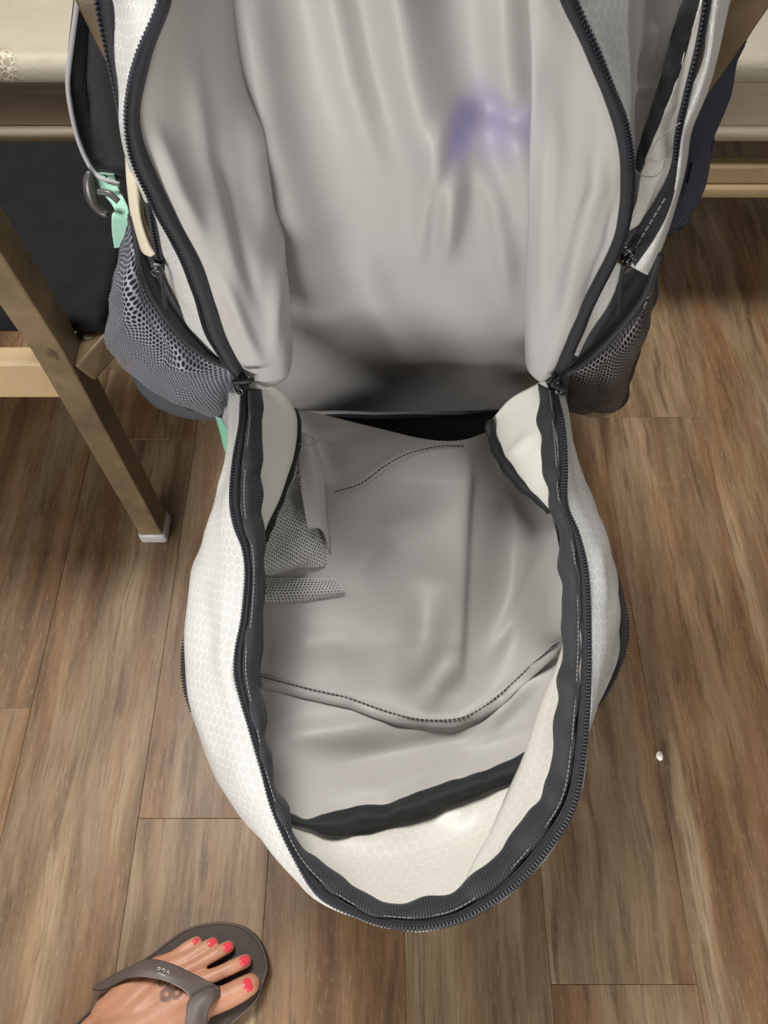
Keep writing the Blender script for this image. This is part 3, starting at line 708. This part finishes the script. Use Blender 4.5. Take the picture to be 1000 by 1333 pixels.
# grosgrain tape round the rim: from the teeth inwards, in two steps (zipper tape, then ribbed ribbon)
mid1 = [(a[0] * .70 + b[0] * .30, a[1] * .70 + b[1] * .30) for a, b in zip(TE, TI)]
mid2 = [(a[0] * .30 + b[0] * .70, a[1] * .30 + b[1] * .70) for a, b in zip(TE, TI)]
zt = sheet('front_zipper_tape', [Zc(TE, .001), Zc([(a[0] * .85 + b[0] * .15, a[1] * .85 + b[1] * .15) for a, b in zip(TE, TI)], .004), Zc(mid1, .001)], 260, 4, M_ZTAPE, bag, .0016)
teeth('front_zipper_teeth', Zc([(a[0] * .95 + b[0] * .05, a[1] * .95 + b[1] * .05) for a, b in zip(TE, TI)], .0035), Zc(mid1, .0015), zt, .0027, .0042)
gt = sheet('grosgrain_ribbon', [Zc([(a[0] * .62 + b[0] * .38, a[1] * .62 + b[1] * .38) for a, b in zip(TE, TI)], .001), Zc([(a[0] * .5 + b[0] * .5, a[1] * .5 + b[1] * .5) for a, b in zip(TE, TI)], .004), Zc(mid2, .002), Zc(TI, -.006)], 420, 10, M_TAPE, bag, .0018,
           ruffle=(.0016, .33, True), nz=.0025, nzs=55)
dashes('ribbon_stitching', Zc([(a[0] * .55 + b[0] * .45, a[1] * .55 + b[1] * .45) for a, b in zip(TE, TI)], .0045), gt, .0035, .00035, M_THREAD)
# outer pocket zippers on the bulging sides
def side_zip(pts, inn, z):
    A = [Zp(x, y, zr(y) + z) for x, y in pts]; B = [Zp(x, y, zr(y) + z + .006) for x, y in inn]
    t = sheet('outer_zipper_tape', [A, B], 50, 3, M_ZTAPE, bag, .002)
    teeth('outer_zipper_teeth', A, B, t, .0027, .0045)
side_zip([(243, 822), (239, 845), (238, 872), (242, 900), (250, 925)], [(249, 822), (247, 845), (247, 872), (250, 900), (257, 925)], -.058)
side_zip([(803, 750), (811, 782), (817, 812), (814, 842), (804, 872), (790, 900), (772, 926)], [(797, 750), (803, 782), (806, 812), (804, 842), (795, 870), (782, 892), (768, 918)], -.056)

# ---- floor of the bucket: grey front lining
def FR(L): return [Zp(x, y, z) for x, y, z in L]
FL = [FR([(352, 540, .47), (400, 536, .455), (470, 553, .452), (545, 570, .455), (600, 573, .456), (645, 560, .44), (688, 560, .45)]),
      FR([(338, 585, .45), (395, 575, .452), (470, 590, .456), (545, 590, .462), (605, 588, .462), (650, 600, .425), (704, 592, .475)]),
      FR([(318, 650, .435), (390, 650, .43), (465, 650, .44), (540, 640, .448), (612, 640, .446), (668, 650, .418), (716, 650, .475)]),
      FR([(300, 730, .42), (380, 730, .415), (460, 730, .418), (540, 730, .425), (612, 730, .425), (672, 730, .405), (732, 730, .465)]),
      FR([(290, 820, .41), (370, 820, .402), (450, 820, .402), (530, 820, .405), (604, 820, .403), (670, 820, .395), (738, 820, .455)]),
      FR([(288, 890, .408), (365, 892, .402), (450, 905, .398), (530, 925, .396), (600, 930, .394), (680, 885, .40), (775, 850, .44)]),
      FR([(292, 930, .412), (365, 940, .40), (450, 955, .394), (530, 970, .39), (610, 965, .388), (690, 930, .402), (775, 890, .44)]),
      FR([(310, 990, .418), (375, 995, .402), (450, 1005, .394), (530, 1005, .39), (615, 985, .388), (690, 960, .40), (765, 940, .43)]),
      FR([(340, 1062, .425), (385, 1070, .415), (450, 1080, .41), (530, 1060, .405), (610, 1030, .40), (680, 1000, .405), (745, 985, .43)])]
def step(x, y):
    if y < 590 or y > 900: return 0
    e = 612 - (y - 590) * .04
    s = 1 / (1 + math.exp((x - e) / 2.6))
    w = min(1, (y - 590) / 40) * min(1, (900 - y) / 60)
    return .015 * w * s * math.exp(-max(0, e - x) / 120)
ff = [([(560, 750), (550, 850), (525, 915)], 22, .012), ([(602, 850), (565, 900), (545, 930)], 13, .007), ([(445, 770), (500, 690), (600, 655)], 22, -.007),
      ([(345, 850), (440, 835), (500, 870)], 22, .005), ([(650, 640), (700, 720)], 18, -.006), ([(620, 880), (680, 790), (725, 700)], 13, .007),
      ([(350, 965), (430, 955), (525, 940)], 18, .010), ([(380, 1005), (470, 985), (600, 960), (700, 905)], 16, -.007), ([(400, 1035), (500, 1030), (620, 985)], 15, .005), ([(610, 970), (720, 860)], 12, .006),
      ([(345, 885), (470, 918), (560, 940), (600, 938), (660, 895), (735, 830)], 5, .003), ([(395, 560), (412, 615), (440, 640)], 13, .009), ([(440, 640), (530, 592), (605, 582)], 6, .004)]
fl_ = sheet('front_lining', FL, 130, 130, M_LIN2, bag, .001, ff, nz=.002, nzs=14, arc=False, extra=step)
def on_floor(pts, up):
    """drop a polyline onto the lining just built"""
    me = fl_.data; out = []
    pr = [(proj(v.co + BAG), v.co + BAG) for v in me.vertices]
    for x, y in pts:
        b = min(pr, key=lambda q: (q[0][0] - x) ** 2 + (q[0][1] - y) ** 2)[1]
        d = (Vector((0, 0, H)) - b).normalized(); z = b.z + d.z * up
        out.append(Zp(x, y, z))
    return out
seam = [(338, 881), (370, 889), (410, 899), (450, 908), (490, 922), (530, 934), (565, 938), (600, 935), (630, 920), (660, 896), (690, 868), (737, 828)]
wl = on_floor(seam, .0035); wl2 = on_floor([(x + 2, y + 14) for x, y in seam], .0025)
sm = sheet('seam_allowance', [on_floor([(x, y - 2) for x, y in seam], .003), wl, wl2], 90, 4, M_LIN2, bag, .0008, nz=.002, nzs=60)
dashes('seam_stitching', [p + Vector((0, 0, .0014)) for p in wl], sm, .0042, .00048)
dashes('seam_stitching', [p + Vector((0, 0, .001)) for p in on_floor([(436, 641), (470, 630), (500, 608), (530, 592), (570, 582), (605, 581)], .004)], fl_, .004, .0005)
# ---- unlined end of the front panel and its black binding
EN = [FR([(356, 1030, .392), (420, 1045, .380), (520, 1035, .374), (620, 1000, .372), (690, 975, .385)]),
      FR([(362, 1060, .428), (430, 1075, .405), (530, 1065, .398), (630, 1035, .398), (725, 1010, .42)]),
      FR([(388, 1105, .44), (450, 1115, .418), (540, 1110, .41), (630, 1085, .41), (705, 1060, .435)]),
      FR([(425, 1140, .45), (470, 1145, .434), (545, 1145, .428), (615, 1128, .43), (675, 1100, .445)]),
      FR([(455, 1172, .458), (495, 1180, .455), (550, 1182, .453), (595, 1174, .453), (640, 1148, .455)])]
sheet('front_panel_inside', EN, 60, 50, M_HONIN, bag, .001, [([(420, 1085), (480, 1100), (540, 1090)], 12, .004), ([(560, 1050), (620, 1060)], 14, .003)], nz=.002, nzs=25, arc=False)
bl = [(375, 1062), (400, 1066), (430, 1060), (465, 1051), (500, 1046), (530, 1038), (570, 1024), (610, 1010), (650, 998), (690, 975)]
bw = [(372, 1066), (398, 1078), (428, 1086), (465, 1084), (503, 1075), (540, 1062), (578, 1050), (616, 1034), (655, 1022), (690, 1010)]
b1 = [Zp(x, y, .428 - .02 * min(1, (x - 375) / 120)) for x, y in bl]
b2 = [Zp(x, y, .432 - .022 * min(1, (x - 375) / 120)) for x, y in bw]
b15 = [(a + b) / 2 + Vector((0, 0, .005)) for a, b in zip(b1, b2)]
sheet('lining_binding', [b1, b15, b2], 90, 8, M_BIND, bag, .002, nz=.003, nzs=60)
# ---- cream side gussets folded inside the rim
sheet('inner_gusset', [FR([(750, 800, .49), (762, 850, .482), (752, 920, .474), (742, 985, .468), (728, 1035, .464), (690, 1085, .462), (650, 1130, .462), (612, 1165, .46)]),
                       FR([(742, 812, .462), (735, 860, .458), (722, 915, .452), (708, 985, .448), (690, 1035, .446), (660, 1085, .446), (632, 1125, .448), (606, 1162, .452)]),
                       FR([(738, 826, .44), (724, 872, .44), (700, 930, .436), (682, 985, .432), (660, 1035, .43), (638, 1085, .432), (618, 1122, .438), (600, 1160, .446)]),
                       FR([(744, 826, .41), (732, 872, .405), (712, 930, .40), (694, 985, .398), (672, 1035, .40), (650, 1085, .408), (628, 1122, .42), (604, 1160, .436)])], 60, 20, M_HONIN, bag, .0012, nz=.002, nzs=25)
sheet('inner_gusset', [FR([(330, 500, .556), (328, 540, .548), (327, 590, .538), (328, 640, .53), (330, 700, .52)]),
                       FR([(352, 502, .545), (356, 535, .53), (356, 585, .515), (350, 640, .505), (340, 692, .505)]),
                       FR([(372, 516, .525), (384, 545, .505), (380, 590, .49), (364, 642, .488), (344, 692, .495)]),
                       FR([(380, 524, .50), (388, 550, .48), (382, 592, .468), (364, 646, .47), (344, 698, .482)])], 50, 20, M_HONSM, bag, .0012, nz=.002, nzs=25)
sheet('inner_gusset', [FR([(712, 492, .556), (722, 540, .548), (728, 590, .538), (732, 640, .53), (738, 680, .52)]),
                       FR([(694, 503, .545), (692, 540, .53), (698, 585, .52), (710, 632, .512), (726, 668, .508)]),
                       FR([(664, 520, .525), (660, 550, .508), (672, 592, .498), (694, 632, .495), (718, 664, .498)]),
                       FR([(642, 544, .50), (638, 562, .485), (652, 598, .475), (680, 636, .477), (714, 667, .485)])], 50, 20, M_HONSM, bag, .0012, [([(655, 600), (700, 560)], 8, .003)], nz=.002, nzs=25)
def gus_bind(pts, zs, w):
    L = [Zp(x, y, z) for (x, y), z in zip(pts, zs)]
    return tube('gusset_binding', L, w, M_BIND, bag, 60, 10, lambda u: .8 + .25 * math.sin(u * 31) * .5 + .35 * math.sin(u * math.pi), .7)
gus_bind([(382, 532), (388, 556), (384, 588), (374, 622), (363, 652), (352, 682), (345, 704)], (.50, .488, .478, .476, .478, .484, .49), .0042)
gus_bind([(638, 548), (640, 566), (650, 592), (666, 616), (684, 636), (702, 650), (716, 666)], (.502, .49, .482, .482, .484, .488, .492), .0055)
# ---- white mesh pouch on the left of the bucket
sheet('inner_mesh_pouch', [FR([(340, 700, .462), (360, 660, .458), (376, 625, .456), (384, 596, .46)]), FR([(342, 725, .455), (372, 700, .446), (392, 650, .446), (402, 612, .452)]),
                           FR([(342, 738, .448), (386, 732, .438), (414, 690, .436), (412, 640, .446)]), FR([(340, 750, .436), (392, 740, .426), (428, 728, .42), (420, 660, .436)])], 40, 20, M_MESHW, bag, 0, nz=.003, nzs=50)
sheet('inner_mesh_band', [on_floor([(338, 752), (380, 752), (436, 752)], .004), on_floor([(336, 768), (380, 772), (448, 768)], .008), on_floor([(336, 784), (380, 784), (440, 776)], .003)], 30, 8, M_MESHW, bag, 0)
sheet('lining_tuck', [FR([(384, 560, .478), (386, 590, .472), (392, 640, .462), (400, 690, .45)]), FR([(400, 566, .474), (408, 592, .470), (412, 640, .458), (418, 690, .444)]), FR([(412, 572, .455), (420, 600, .45), (424, 650, .444), (430, 720, .425)])], 30, 12, M_LIN2, bag, .001, nz=.003, nzs=40)
tube('loose_thread', [Zp(390, 578, .49), Zp(402, 580, .485), Zp(412, 576, .484), Zp(418, 570, .484)], .0005, M_THREAD, bag, 20, 5)
tube('loose_thread', [Zp(353, 846, .42), Zp(352, 856, .42), Zp(356, 864, .418)], .0004, M_THREAD, bag, 16, 5)
# ---- bottom of the bag, closing the crack
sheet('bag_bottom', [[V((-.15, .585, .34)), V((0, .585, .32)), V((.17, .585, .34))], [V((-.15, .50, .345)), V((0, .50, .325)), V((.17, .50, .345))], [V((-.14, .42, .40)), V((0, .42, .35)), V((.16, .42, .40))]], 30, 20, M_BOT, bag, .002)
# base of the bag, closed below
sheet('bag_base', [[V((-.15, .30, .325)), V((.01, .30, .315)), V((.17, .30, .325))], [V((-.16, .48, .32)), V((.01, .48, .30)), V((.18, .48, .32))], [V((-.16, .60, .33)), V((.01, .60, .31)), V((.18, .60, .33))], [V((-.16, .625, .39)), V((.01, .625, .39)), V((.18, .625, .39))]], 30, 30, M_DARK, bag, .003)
# ---- zipper sliders
def slider(p, t, up, size=1., cord=None, nm='zipper_slider'):
    t = t.normalized(); up = (up - t * up.dot(t)).normalized(); s = t.cross(up); bm = bmesh.new()
    def blk(l0, l1, w, h0, h1, bev):
        r = bmesh.ops.create_cube(bm, size=1); vs = r['verts']
        for v in vs:
            a = (l0 + l1) / 2 + v.co.x * (l1 - l0); c = v.co.y * w * (1 if v.co.x < 0 else .7); d = (h0 + h1) / 2 + v.co.z * (h1 - h0)
            v.co = p - BAG + t * a * size + s * c * size + up * d * size
        es = list({e for v in vs for e in v.link_edges}); bmesh.ops.bevel(bm, geom=es, offset=bev * size, segments=2, profile=.5, affect='EDGES')
    blk(-.006, .007, .010, .002, .0045, .001); blk(-.006, .007, .010, -.003, -.001, .001)
    blk(-.004, .004, .003, .0035, .008, .0008)
    me = bpy.data.meshes.new(nm); bm.to_mesh(me); bm.free(); smooth_me(me); o = link(nm, me, M_SLIDE, bag)
    if cord:
        C = [q for q in cord]
        tube('puller', C, .0022 * size, M_PULL, o, 24, 8)
        # ring
    r = [p + up * .007 * size + t * (math.cos(a) * .004 + .003) * size + s * math.sin(a) * .005 * size for a in [i * math.pi / 4 for i in range(9)]]
    tube('pull_ring', r, .0009 * size, M_SLIDE, o, 24, 6)
    return o
upc = V((0, -.5, .86))
slider(Yp(317, 499, .428), Yp(312, 515, .43) - Yp(320, 490, .43), upc, 1.0, [Yp(304, 497, .42), Yp(311, 497, .418), Yp(322, 496, .417), Yp(330, 494, .42)])
slider(Yp(722, 499, .428), Yp(726, 515, .43) - Yp(719, 490, .43), upc, 1.0, [Yp(737, 507, .42), Yp(728, 505, .418), Yp(718, 500, .417)])
slider(Yp(207, 346, .445), Yp(209, 356, .446) - Yp(205, 336, .445), upc, .8, [Yp(208, 350, .44), Yp(212, 372, .44), Yp(215, 400, .448)])
slider(Yp(816, 330, .436), Yp(816, 342, .437) - Yp(816, 322, .436), upc, .8, [Yp(812, 345, .436), Yp(808, 370, .44), Yp(805, 410, .452)])

# ================================================================== foot and sandal
def make_skin():
    m, nt, b = new_mat('skin'); geo = N(nt, 'ShaderNodeNewGeometry'); ob = geo.outputs['Position']
    c = mixc(nt, noise_n(nt, ob, 35, 4, .6), (.46, .20, .115), (.64, .345, .22))
    t = None   # ink of the small tattoo on the instep
    for (x, y, r, w) in ((224, 1284, .0050, .0024), (231, 1292, .0045, .0026), (218, 1294, .0052, .0030), (211, 1279, .0030, .0018)):
        q = Zp(x, y, .058); d = vmath(nt, 'DISTANCE', vmath(nt, 'MULTIPLY', ob, (1, 1, 0)), (q.x, q.y, 0))
        f = smooth(nt, math_n(nt, 'ABSOLUTE', math_n(nt, 'SUBTRACT', d, r)), w * 1.3, w * .5)
        t = f if t is None else math_n(nt, 'MAXIMUM', t, f)
    nt.links.new(mixc(nt, math_n(nt, 'MULTIPLY', t, .72), c, (.10, .075, .075)), b.inputs['Base Color'])
    b.inputs['Roughness'].default_value = .45; b.inputs['Specular IOR Level'].default_value = .4
    b.inputs['Subsurface Weight'].default_value = .12; b.inputs['Subsurface Radius'].default_value = (.008, .003, .002)
    bump(nt, b, noise_n(nt, ob, 260, 3), .12, .001); return m
M_SKIN = make_skin()
M_NAIL = simple('coral_nail_polish', (.86, .075, .11), .18, .6)
M_SOLE = simple('brown_foam', (.075, .058, .050), .7, .3, 0, 120, .2, .2, .001)
M_SOLE2 = simple('brown_foam_side', (.12, .09, .075), .7)
M_STRAP = simple('taupe_thong_strap', (.135, .108, .098), .5, .4, 0, 90, .2, .2, .0006)
M_MARK = simple('pale_print', (.42, .39, .36), .5)
ST = .022   # top of the sole
FOOT = []   # tapered limbs: list of [(point, radius)...]
Q = lambda x, y, z: Zp(x, y, z)
toes = [([(262, 1309, .040), (292, 1299, .037), (312, 1289, .0365), (326, 1281, .035)], (.0150, .0135, .0132, .0118)),
        ([(250, 1282, .042), (282, 1268, .042), (304, 1258, .039), (319, 1251, .0335)], (.0112, .0080, .0082, .0080)),
        ([(235, 1268, .041), (262, 1253, .041), (282, 1241, .038), (297, 1233, .0325)], (.0106, .0074, .0078, .0076)),
        ([(218, 1260, .039), (244, 1247, .039), (262, 1236, .036), (277, 1228, .0315)], (.0102, .0070, .0074, .0072)),
        ([(204, 1257, .036), (226, 1245, .035), (242, 1234, .033), (256, 1226, .0305)], (.0098, .0068, .0069, .0067))]
def chain(pts, rs): FOOT.append([(p, r) for p, r in zip(pts, rs)])
for pts, rs in toes: chain([Q(*p) for p in pts], rs)
ank = V((-.372, -.125, .085))
roots = [V((-.300, -.100, .062)), V((-.302, -.090, .060)), V((-.305, -.080, .056)), V((-.310, -.070, .050)), V((-.316, -.060, .044))]
for (pts, rs), rt in zip(toes, roots):
    b0 = Q(*pts[0]); chain([rt, (rt + b0) / 2 + V((0, 0, .002)), b0], (.022, .018, rs[0] * 1.05))
chain([ank, V((-.335, -.105, .072)), V((-.300, -.085, .058)), V((-.255, -.06, .048)), V((-.225, -.04, .042))], (.036, .032, .029, .022, .018))
chain([V((-.415, -.15, .047)), V((-.36, -.115, .047)), V((-.315, -.062, .040)), V((-.262, -.018, .036))], (.025, .026, .019, .0125))   # outer edge and heel
chain([V((-.40, -.165, .047)), V((-.33, -.135, .050)), V((-.265, -.095, .042)), V((-.215, -.06, .038))], (.025, .024, .020, .0145))    # inner edge
chain([V((-.398, -.14, .05)), ank + V((-.012, -.006, .01)), V((-.385, -.132, .16)), V((-.388, -.14, .26)), V((-.39, -.15, .36)), V((-.39, -.155, .44))], (.030, .037, .034, .043, .052, .054))
chain([V((-.345, -.098, .092)), V((-.31, -.078, .078)), V((-.272, -.05, .062))], (.008, .0055, .004))  # tendon
def limbs_mesh(name, limbs, n=14, sides=14):
    bm = bmesh.new()
    for ch in limbs:
        pts = [p for p, r in ch]; rs = [V((r, 0, 0)) for p, r in ch]
        C = spline_u(pts, n) if len(pts) > 1 else pts; Rr = [v.x for v in spline_u(rs, n)]
        t0 = (C[0] - C[1]).normalized(); t1 = (C[-1] - C[-2]).normalized()
        st = [(C[0] + t0 * Rr[0] * math.sin(a), Rr[0] * math.cos(a)) for a in (1.45, 1.0, .5)] + list(zip(C, Rr)) + [(C[-1] + t1 * Rr[-1] * math.sin(a), Rr[-1] * math.cos(a)) for a in (.5, 1.0, 1.45)]
        rings = []
        for k, (p, r) in enumerate(st):
            t = (st[min(k + 1, len(st) - 1)][0] - st[max(k - 1, 0)][0]).normalized()
            s = t.cross(V((.1, .05, 1))).normalized(); u = s.cross(t)
            rings.append([bm.verts.new(p + s * r * math.cos(2 * math.pi * q / sides) + u * r * math.sin(2 * math.pi * q / sides)) for q in range(sides)])
        for A, B in zip(rings, rings[1:]):
            for q in range(sides): bm.faces.new((A[q], A[(q + 1) % sides], B[(q + 1) % sides], B[q]))
        bm.faces.new(rings[0][::-1]); bm.faces.new(rings[-1])
    bmesh.ops.recalc_face_normals(bm, faces=bm.faces[:])
    me = bpy.data.meshes.new(name); bm.to_mesh(me); bm.free(); return me
pers = link('person', limbs_mesh('person', FOOT), M_SKIN)
pers['label'] = 'bare left foot with coral painted toenails and an instep tattoo in a thong sandal'; pers['category'] = 'person'
md = pers.modifiers.new('fuse', 'REMESH'); md.mode = 'VOXEL'; md.voxel_size = .0018; md.use_smooth_shade = True
md = pers.modifiers.new('soften', 'SMOOTH'); md.factor = .5; md.iterations = 7
# nails
for k, ((pts, rs), sc) in enumerate(zip(toes, (1.45, 1.12, 1.05, 1.0, .75))):
    a, b = Q(*pts[2]), Q(*pts[3]); t = (b - a); t.z = 0; t.normalize(); s = V((-t.y, t.x, 0)); c = b + V((0, 0, rs[3] * .84)) + t * rs[3] * .12
    bm = bmesh.new(); bmesh.ops.create_uvsphere(bm, u_segments=18, v_segments=10, radius=1)
    down = V((t.x * .72, t.y * .72, -.5)).normalized(); nn = down.cross(s).normalized() * -1
    if nn.z < 0: nn = -nn
    for v in bm.verts:
        x, y, z = v.co; sq = lambda q: math.copysign(abs(q) ** .8, q)
        v.co = c + down * sq(x) * .0062 * sc + s * sq(y) * .0052 * sc + nn * (z * .0018 - y * y * .0014 * sc)
    me = bpy.data.meshes.new('toenail'); bm.to_mesh(me); bm.free(); smooth_me(me); link('toenail', me, M_NAIL, pers)
# sandal
sd = thing('thong_sandal', 'brown thong sandal worn on the foot with coral toenails', 'sandal', (-.28, -.07, 0))
sb = localbase(sd)
out = [Q(x, y, ST) for x, y in ((199, 1243), (216, 1229), (245, 1210), (282, 1202), (315, 1207), (337, 1226), (347, 1256), (343, 1274), (333, 1302))]
out += [V((-.178, -.068, ST)), V((-.225, -.105, ST)), V((-.29, -.15, ST)), V((-.355, -.19, ST)), V((-.41, -.195, ST)), V((-.44, -.17, ST)), V((-.43, -.135, ST)), V((-.385, -.095, ST)), V((-.335, -.045, ST)), V((-.29, -.004, ST))]
loop = spline(out + [out[0]], 110)[:-1]
bm = bmesh.new(); top = [bm.verts.new(p - sb) for p in loop]; cc = sum(loop, V()) / len(loop)
rings = [[bm.verts.new(p - sb + (p - cc).normalized() * d + V((0, 0, dz))) for p in loop] for d, dz in ((.0015, -.002), (.002, -.008), (.001, -.017), (-.001, -ST))]
allr = [top] + rings
for A, B in zip(allr, allr[1:]):
    for q in range(len(loop)): bm.faces.new((A[q], A[(q + 1) % len(loop)], B[(q + 1) % len(loop)], B[q]))
bm.faces.new(top); bm.faces.new(allr[-1][::-1]); bmesh.ops.recalc_face_normals(bm, faces=bm.faces[:])
me = bpy.data.meshes.new('sole'); bm.to_mesh(me); bm.free(); so = link('sole', me, M_SOLE, sd)
tube('sole_edge', loop + [loop[0]], .0016, M_SOLE2, so, 160, 6)
s1 = sheet('thong_strap', [FR([(150, 1268, .022), (160, 1264, .040), (192, 1250, .058), (222, 1255, .064), (248, 1267, .0595), (272, 1278, .056), (284, 1284, .046)]),
                           FR([(135, 1278, .022), (146, 1275, .044), (180, 1262, .068), (216, 1266, .0725), (244, 1278, .068), (262, 1288, .060), (278, 1292, .046)]),
                           FR([(120, 1288, .022), (136, 1288, .046), (170, 1272, .070), (209, 1275, .0755), (238, 1288, .071), (250, 1300, .062), (270, 1301, .045)])], 60, 10, M_STRAP, sd, .003, off=V())
s2 = sheet('thong_strap', [FR([(284, 1284, .046), (270, 1288, .062), (246, 1302, .068), (240, 1335, .074), (225, 1375, .072), (205, 1440, .05)]),
                           FR([(286, 1290, .046), (276, 1294, .064), (260, 1308, .070), (254, 1335, .072), (240, 1385, .066), (222, 1450, .035)]),
                           FR([(288, 1296, .046), (280, 1300, .062), (273, 1312, .066), (268, 1335, .064), (258, 1390, .055), (245, 1450, .022)])], 50, 10, M_STRAP, sd, .003)
tube('toe_post', [Q(281, 1289, .054), Q(283, 1288, .040), Q(285, 1287, ST - .002)], .004, M_STRAP, sd, 14, 8)
# small pale mark printed on the strap
for pl in (((205, 1261), (207, 1259), (209, 1261), (206, 1263)), ((211, 1264), (212, 1261), (215, 1263), (213, 1266)), ((217, 1266), (219, 1264), (220, 1268)), ((206, 1266), (210, 1268), (215, 1270))):
    tube('strap_mark', [Q(x, y, .0765) for x, y in pl], .0007, M_MARK, s1, 10, 5)

# ------------------------------------------------------------------ crumb on the floor
bm = bmesh.new(); bmesh.ops.create_icosphere(bm, subdivisions=3, radius=1)
for v in bm.verts:
    k = 1 + .25 * noise.noise(v.co * 1.6); v.co = Vector((v.co.x * .0048 * k, v.co.y * .0062 * k, v.co.z * .0042 * k + .0040))
me = bpy.data.meshes.new('crumb'); bm.to_mesh(me); bm.free(); smooth_me(me)
cr_ = link('crumb', me, simple('white_crumb', (.85, .83, .76), .6), None, Zp(858, 985, 0)); cr_['label'] = 'tiny white crumb lying on the wood floor right of the backpack'; cr_['category'] = 'crumb'
